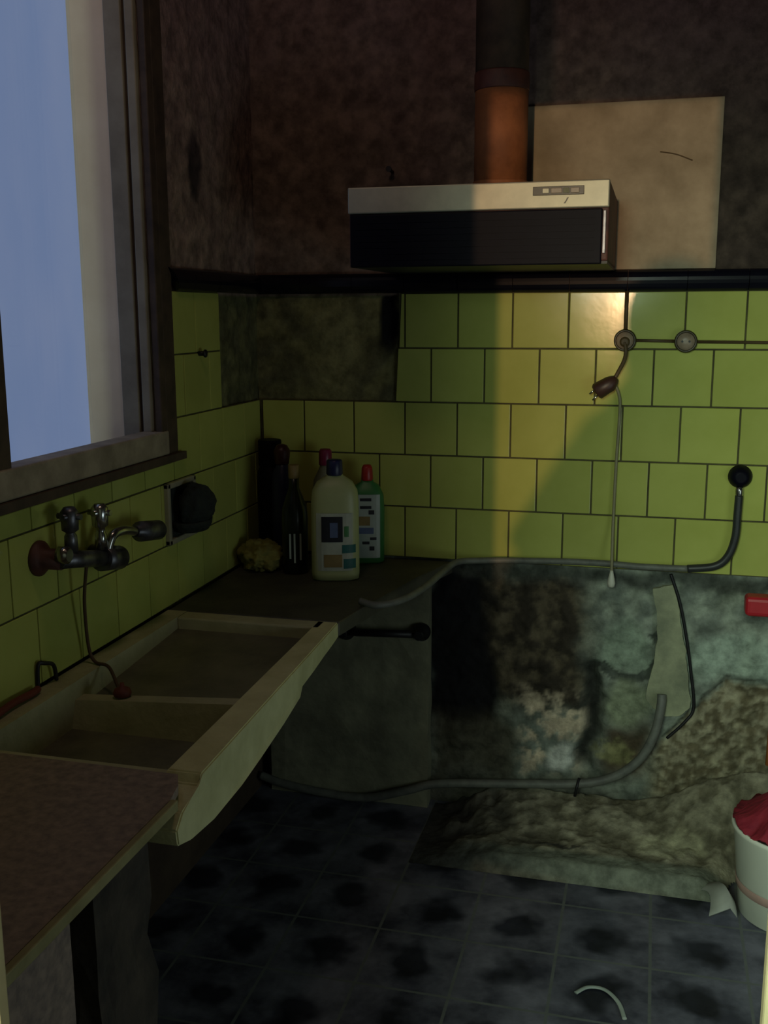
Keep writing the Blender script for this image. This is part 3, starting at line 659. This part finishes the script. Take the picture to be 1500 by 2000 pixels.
bm = B(); tube(bm, [(1.215, -0.0045, H-0.076), (XR-0.01, -0.0045, H-0.085)], 0.0042, 10, False)
tag(obj('conduit', bm, 'conduit'), 'brown conduit running right from the second socket out of view', 'conduit')
t = thing('plug', 'dark brown plug hanging on its flex below the left socket', 'plug', (0.99, -0.03, H-0.196))
bm = B(); lathe(bm, [(0.010, 0.018), (0.013, 0.024), (0.013, 0.036), (0.008, 0.040)], (1.032, 0, H-0.076), 18, axis='Y'); tube(bm, [(1.032, -0.036, H-0.078), (1.036, -0.040, H-0.10), (1.032, -0.034, H-0.125), (1.018, -0.028, H-0.155), (1.006, -0.028, H-0.178)], 0.0052, 10); obj('flex', bm, 'conduit', t)
bm = B(); tube(bm, [(1.014, -0.028, H-0.170), (1.008, -0.028, H-0.176), (0.998, -0.028, H-0.186), (0.966, -0.028, H-0.206), (0.962, -0.028, H-0.209)], [0.008, 0.015, 0.021, 0.023, 0.018], 18, False); obj('plug_body', bm, 'plug', t)
for k in (-0.008, 0.008):
    bm = B(); cyl(bm, (0.964+k*0.5, -0.028, H-0.208-k), (0.950+k*0.5, -0.028, H-0.222-k), 0.0025, 8); obj('pin', bm, 'chrome', t)
t = thing('hanging_flex', 'thin yellowed flex hanging straight down the tiles with a small white end', 'flex', (1.02, -0.02, H-0.7))
bm = B(); tube(bm, [(1.006, -0.028, H-0.178), (1.022, -0.018, H-0.215), (1.026, -0.012, H-0.26), (1.022, -0.010, H-0.39), (1.020, -0.014, H-0.55), (1.021, -0.034, H-0.65), (1.022, -0.038, H-0.70)], 0.0042, 10); obj('flex', bm, 'whiteflex', t)
bm = B(); lathe(bm, [(0.004, 0.0), (0.0055, -0.008), (0.009, -0.024), (0.011, -0.036), (0.009, -0.046), (0.003, -0.047)], (1.022, -0.040, H-0.690), 18); obj('plug_end', bm, 'whiteplastic', t)

# ------------------------------------------------------------------ gas hose
t = thing('gas_hose', 'dark rubber gas hose dropping from the black wall valve along the tiles', 'hose', (1.34, -0.02, H-0.43))
bm = B(); lathe(bm, [(0.030, 0.0), (0.031, 0.006), (0.027, 0.02), (0.020, 0.034), (0.012, 0.038)], (1.341, 0.0, H-0.425), 28, axis='Y'); obj('valve', bm, 'blackplastic', t)
bm = B(); tube(bm, [(1.340, -0.022, H-0.450), (1.340, -0.022, H-0.458), (1.340, -0.022, H-0.470), (1.340, -0.022, H-0.478)], [0.008, 0.010, 0.010, 0.008], 12, False); obj('nut', bm, 'chrome', t)
pts = [(1.340, -0.022, H-0.474), (1.339, -0.022, H-0.52), (1.337, -0.022, H-0.585), (1.322, -0.022, H-0.637), (1.29, -0.022, H-0.667), (1.22, -0.022, H-0.678), (1.10, -0.020, H-0.680), (1.0, -0.018, H-0.677), (0.89, -0.018, H-0.678), (0.75, -0.020, H-0.683), (0.66, -0.03, H-0.686), (0.60, -0.075, H-0.684)]
bm = B(); tube(bm, pts[:6], 0.0105, 14); obj('hose_bend', bm, 'blackhose', t)
bm = B(); tube(bm, pts[5:]+[(0.580, -0.19, ZC+0.012), (0.566, -0.33, ZC+0.010), (0.540, -0.455, ZC+0.010), (0.49, -0.515, ZC+0.008), (0.442, -0.505, ZC+0.012)], 0.0088, 14); obj('hose_run', bm, 'hose', t)
# hose along the foot of the wall
bm = B(); tube(bm, [(-0.01, -0.055, 0.05), (0.065, -0.062, 0.035), (0.20, -0.066, 0.022), (0.33, -0.066, 0.022), (0.455, -0.066, 0.060), (0.55, -0.055, 0.088), (0.76, -0.050, 0.110), (0.95, -0.050, 0.132), (1.052, -0.048, 0.165), (1.12, -0.045, 0.225), (1.155, -0.040, 0.30), (1.169, -0.030, 0.375), (1.170, -0.02, 0.41)], 0.0125, 14)
tag(obj('floor_hose', bm, 'hose'), 'grey hose curving along the foot of the stained wall', 'hose')
bm = B(); tube(bm, [(0.945, -0.062, 0.10), (0.95, -0.068, 0.13), (0.955, -0.05, 0.15)], 0.004, 8)
tag(obj('hose_clip', bm, 'black'), 'small dark clip around the grey floor hose', 'clip')
bm = B(); tube(bm, [(1.178, -0.004, H-0.70), (1.207, -0.004, H-0.784), (1.229, -0.003, H-0.884), (1.244, -0.003, H-0.972), (1.257, -0.004, H-1.075), (1.235, -0.008, H-1.12), (1.19, -0.008, H-1.172)], 0.0042, 8)
tag(obj('wall_cable', bm, 'black'), 'thin black cable down the stained wall beside the pale strip', 'cable')
# pale plaster strip
poly = [(1.133, -0.745), (1.160, -0.735), (1.188, -0.732), (1.205, -0.80), (1.220, -0.88), (1.236, -0.97), (1.248, -1.08), (1.222, -1.105), (1.184, -1.11), (1.150, -1.09), (1.128, -1.065), (1.140, -0.98), (1.152, -0.89), (1.146, -0.81)]
pp = []
for (xa, za), (xb, zb) in zip(poly, poly[1:]+poly[:1]):
    for k in range(5):
        t_ = k/5; x = xa+(xb-xa)*t_; z = za+(zb-za)*t_
        pp.append((x+0.006*fbm((x*40, z*40, 1)), z+0.006*fbm((x*40, z*40, 8))))
bm = B(); prism(bm, [(x, H+z) for x, z in pp], 'Y', -0.004, 0.03)
bmesh.ops.bevel(bm, geom=list(bm.edges), offset=0.0015, segments=1, affect='EDGES')
tag(obj('plaster_strip', bm, 'strip'), 'upright pale strip of plaster on the stained wall above the hose end', 'plaster strip')

# ------------------------------------------------------------------ rubble, ledge and scraps on the floor
def prubble(u, v):
    x = 0.53+u*1.62; y = -0.36+v*0.355
    n1 = fbm((x*14, y*14, 2.2), 5); n2 = fbm((x*42, y*42, 7.7), 4)
    front = sst(0.0, 0.10, v)
    h = 0.042*front+0.050*sst(0.35, 1.0, v)*sst(0.3, 0.55, x)
    h += 0.12*sst(1.10, 1.42, x)*sst(0.28, 1.0, v)
    h += (0.009*n1+0.004*n2)*front*sst(0.12, 0.3, v)
    h *= sst(0.55, 0.75, x+0.04*n1)*(0.02+0.98*sst(0.150, 0.23, math.hypot(x-1.50, y+0.36)))
    c = mixc((0.12, 0.11, 0.072), (0.25, 0.235, 0.165), sst(-0.45, 0.5, n1+0.6*n2))
    c = mixc(c, (0.15, 0.165, 0.125), (1-sst(0.18, 0.30, v+0.05*n1)))                # smooth kerb
    c = mixc(c, (0.30, 0.29, 0.19), blob(x+0.03*n1, y+0.03*n2, 1.20, -0.20, 0.10, 0.05))
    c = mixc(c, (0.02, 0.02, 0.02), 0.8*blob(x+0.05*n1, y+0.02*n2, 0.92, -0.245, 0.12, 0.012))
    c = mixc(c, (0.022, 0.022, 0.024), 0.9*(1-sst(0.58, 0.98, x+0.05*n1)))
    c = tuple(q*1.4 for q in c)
    if y > -0.03: h *= 1-sst(-0.03, -0.005, y)*0.15
    return (x, y, 0.001+max(0, h)), c
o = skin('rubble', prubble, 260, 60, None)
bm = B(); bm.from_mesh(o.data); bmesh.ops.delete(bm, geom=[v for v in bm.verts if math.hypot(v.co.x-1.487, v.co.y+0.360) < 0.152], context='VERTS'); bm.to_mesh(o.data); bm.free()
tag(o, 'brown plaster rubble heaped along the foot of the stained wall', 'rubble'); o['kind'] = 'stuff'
bm = B(); nseg = 10
A = []
for i in range(nseg+1):
    a = i/nseg; x = 1.285+0.045*a+0.02*math.sin(a*2.6); y = -0.315-0.13*a
    A.append([bm.verts.new((x-0.034*(0.4+a*0.9), y-0.004, 0.006+0.035*math.sin(a*PI*0.9))), bm.verts.new((x+0.004, y+0.002, 0.022+0.045*math.sin(a*PI*0.85))), bm.verts.new((x+0.022, y+0.012, 0.004+0.03*math.sin(a*PI*0.9)))])
for a, b in zip(A, A[1:]):
    for k in range(2): bm.faces.new((a[k], a[k+1], b[k+1], b[k])).smooth = True
r = bmesh.ops.extrude_face_region(bm, geom=list(bm.faces))
for v in [v for v in r['geom'] if isinstance(v, bmesh.types.BMVert)]: v.co.z -= 0.003
tag(obj('white_scrap', bm, 'scrap'), 'curled dirty white scrap on the floor beside the bucket', 'scrap')
bm = B(); tube(bm, [(1.005, -0.80, 0.006), (1.03, -0.775, 0.008), (1.065, -0.775, 0.008), (1.095, -0.81, 0.008), (1.11, -0.86, 0.006)], 0.005, 8)
for v in bm.verts: v.co.z = max(0.0005, v.co.z*0.5)
tag(obj('arc_scrap', bm, 'greyplastic'), 'pale curved strip lying on the floor at the bottom of the picture', 'scrap')

# ------------------------------------------------------------------ bucket with red cloth, red tool
BC = (1.487, -0.360)
t = thing('bucket', 'white bucket with a faded pink stripe at the right edge', 'bucket', (BC[0], BC[1], 0))
bm = B(); lathe(bm, [(0.112, 0.0), (0.118, 0.004), (0.139, 0.215), (0.144, 0.222), (0.144, 0.232), (0.137, 0.232), (0.114, 0.02), (0.02, 0.018)], (BC[0], BC[1], 0), 56); obj('body', bm, 'bucket', t)
bm = B(); lathe(bm, [(0.1252, 0.068), (0.1264, 0.069), (0.1285, 0.090), (0.1275, 0.091)], (BC[0], BC[1], 0), 56, cap=False); obj('stripe', bm, 'pinkstripe', t)
bm = B(); lathe(bm, [(0.0, 0.0), (0.06, 0.0), (0.143, 0.0)], (BC[0], BC[1], 0.240), 48, cap=False)
bmesh.ops.subdivide_edges(bm, edges=bm.edges, cuts=4, use_grid_fill=True)
for v in bm.verts:
    dx, dy = v.co.x-BC[0], v.co.y-BC[1]; r = math.hypot(dx, dy)
    v.co.z += 0.055*(1-sst(0.06, 0.135, r))+0.06*sst(-0.08, 0.06, dx)*(1-sst(0.07, 0.135, r))+0.016*fbm((dx*22, dy*22, 4))
    if r > 0.12: v.co.z = min(v.co.z, 0.256)+0.0
for f in bm.faces: f.smooth = True
r = bmesh.ops.extrude_face_region(bm, geom=list(bm.faces))
for v in [v for v in r['geom'] if isinstance(v, bmesh.types.BMVert)]: v.co.z -= 0.004
tag(obj('red_cloth', bm, 'redcloth'), 'crumpled dark red cloth heaped on top of the white bucket', 'cloth')
t = thing('red_broom', 'bright red broom head upside down on an orange stick at the right edge', 'broom', (1.46, -0.10, 0.1))
bm = B(); box(bm, 1.365, 1.62, -0.115, -0.060, H-0.775, H-0.722, 0.012, 3); obj('head', bm, 'redplastic', t)
bm = B(); cyl(bm, (1.458, -0.088, H-0.774), (1.452, -0.105, 0.27), 0.011, 14); obj('stick', bm, 'orange', t)

# ------------------------------------------------------------------ the photographer, standing in the passage in front of the doorway
PX, PY, PZ = 1.085, -3.33, 0.06
def skinned(name, V, Ed, R, m, parent=None, root=0, sub=2):
    me = bpy.data.meshes.new(name); me.from_pydata(V, Ed, []); o = bpy.data.objects.new(name, me); COL.objects.link(o)
    me.materials.append(M[m])
    md = o.modifiers.new('skin', 'SKIN'); md.use_smooth_shade = True
    sk = me.skin_vertices[0].data if me.skin_vertices else None
    if sk is None:
        bm = bmesh.new(); bm.from_mesh(me); bm.verts.layers.skin.verify(); bm.to_mesh(me); bm.free(); sk = me.skin_vertices[0].data
    for i, r in enumerate(R):
        sk[i].radius = (r, r) if not isinstance(r, tuple) else r; sk[i].use_root = (i == root)
    s = o.modifiers.new('sub', 'SUBSURF'); s.levels = s.render_levels = sub
    if parent is not None:
        o.parent = parent; o.matrix_parent_inverse = Matrix.Translation(-Vector(parent.location))
    return o
V = [(PX, PY, 0.80), (PX, PY+0.01, 0.98), (PX, PY, 1.14), (PX, PY+0.01, 1.25), (PX, PY+0.03, 1.315), (PX, PY+0.05, 1.39), (PX, PY+0.055, 1.46), (PX, PY+0.05, 1.50)]
R = [0.135, 0.115, 0.125, 0.085, 0.048, 0.072, 0.084, 0.06]
Ed = [(i, i+1) for i in range(7)]
for s in (-1, 1):
    k = len(V)
    V += [(PX+s*0.125, PY, 1.215), (PX+s*0.285, PY+0.06, 0.97), (PX+s*0.09+0.045, PY+0.36, 1.33), (PX+s*0.055+0.06, PY+0.42, 1.375)]
    R += [0.055, 0.040, 0.026, 0.024]; Ed += [(3, k), (k, k+1), (k+1, k+2), (k+2, k+3)]
    h = k+3; hx, hy, hz = V[h]
    for f in range(4):
        q = len(V); V += [(hx-s*0.012, hy+0.03, hz-0.012+0.017*f), (hx-s*0.030, hy+0.035, hz-0.010+0.017*f), (hx-s*0.042, hy+0.018, hz-0.008+0.017*f)]
        R += [0.008, 0.0075, 0.007]; Ed += [(h, q), (q, q+1), (q+1, q+2)]
    q = len(V); V += [(hx-s*0.015, hy-0.005, hz+0.025), (hx-s*0.025, hy+0.01, hz+0.050)]; R += [0.010, 0.008]; Ed += [(h, q), (q, q+1)]
    k = len(V)
    V += [(PX+s*0.085, PY, 0.72), (PX+s*0.095, PY+0.02, 0.42), (PX+s*0.10, PY-0.01, 0.085), (PX+s*0.11, PY+0.13, 0.035)]
    R += [0.088, 0.056, 0.040, 0.034]; Ed += [(0, k), (k, k+1), (k+1, k+2), (k+2, k+3)]
V = [(x, y, z+PZ*sst(0.0, 0.9, z)) for x, y, z in V]
person = skinned('person', V, Ed, R, 'darkcloth')
tag(person, 'person in dark clothes standing behind the doorway with both hands raised', 'person')
bm = B(); bmesh.ops.create_icosphere(bm, subdivisions=4, radius=1)
for v in bm.verts:
    c = v.co.copy(); v.co = Vector((PX+0.094*c.x, PY+0.035+0.098*c.y, 1.445+PZ+0.112*c.z))
bmesh.ops.delete(bm, geom=[v for v in bm.verts if v.co.y > PY+0.085 and v.co.z < 1.50+PZ], context='VERTS')
for v in list(bm.verts):
    if v.co.z < 1.40+PZ: v.co.z -= 0.09*(1.40+PZ-v.co.z)/0.067; v.co.x += (0.012 if v.co.x > PX else -0.012)
for f in bm.faces: f.smooth = True
obj('hair', bm, 'hair', person)
bm = B()
fy = PY+0.128
lathe(bm, [(0.004, 0), (0.012, -0.03), (0.016, -0.042), (0.006, -0.048)], (PX, fy, 1.455), 12)
for s in (-1, 1):
    r = bmesh.ops.create_icosphere(bm, subdivisions=2, radius=0.012)['verts']
    for v in r: v.co += Vector((PX+s*0.032, fy-0.012, 1.457))
r = bmesh.ops.create_icosphere(bm, subdivisions=2, radius=1)['verts']
for v in r: v.co = Vector((PX+0.026*v.co.x, fy-0.010+0.008*v.co.y, 1.390+0.008*v.co.z))
r = bmesh.ops.create_icosphere(bm, subdivisions=3, radius=1)['verts']
for v in r: v.co = Vector((PX+0.078*v.co.x, PY+0.058+0.070*v.co.y, 1.44+0.100*v.co.z))
for v in bm.verts: v.co.z += PZ
obj('face', bm, 'skin', person)
bm = B(); lathe(bm, [(0.150, 1.27), (0.20, 1.15), (0.31, 1.0), (0.35, 0.92), (0.36, 0.70), (0.36, 0.45), (0.35, 0.44), (0.35, 0.79), (0.14, 1.26)], (PX, PY, 0), 40, 1.0, 0.55, cap=False)  # flared wide to block lamplight from the lower wall
obj('coat', bm, 'darkcloth', person)
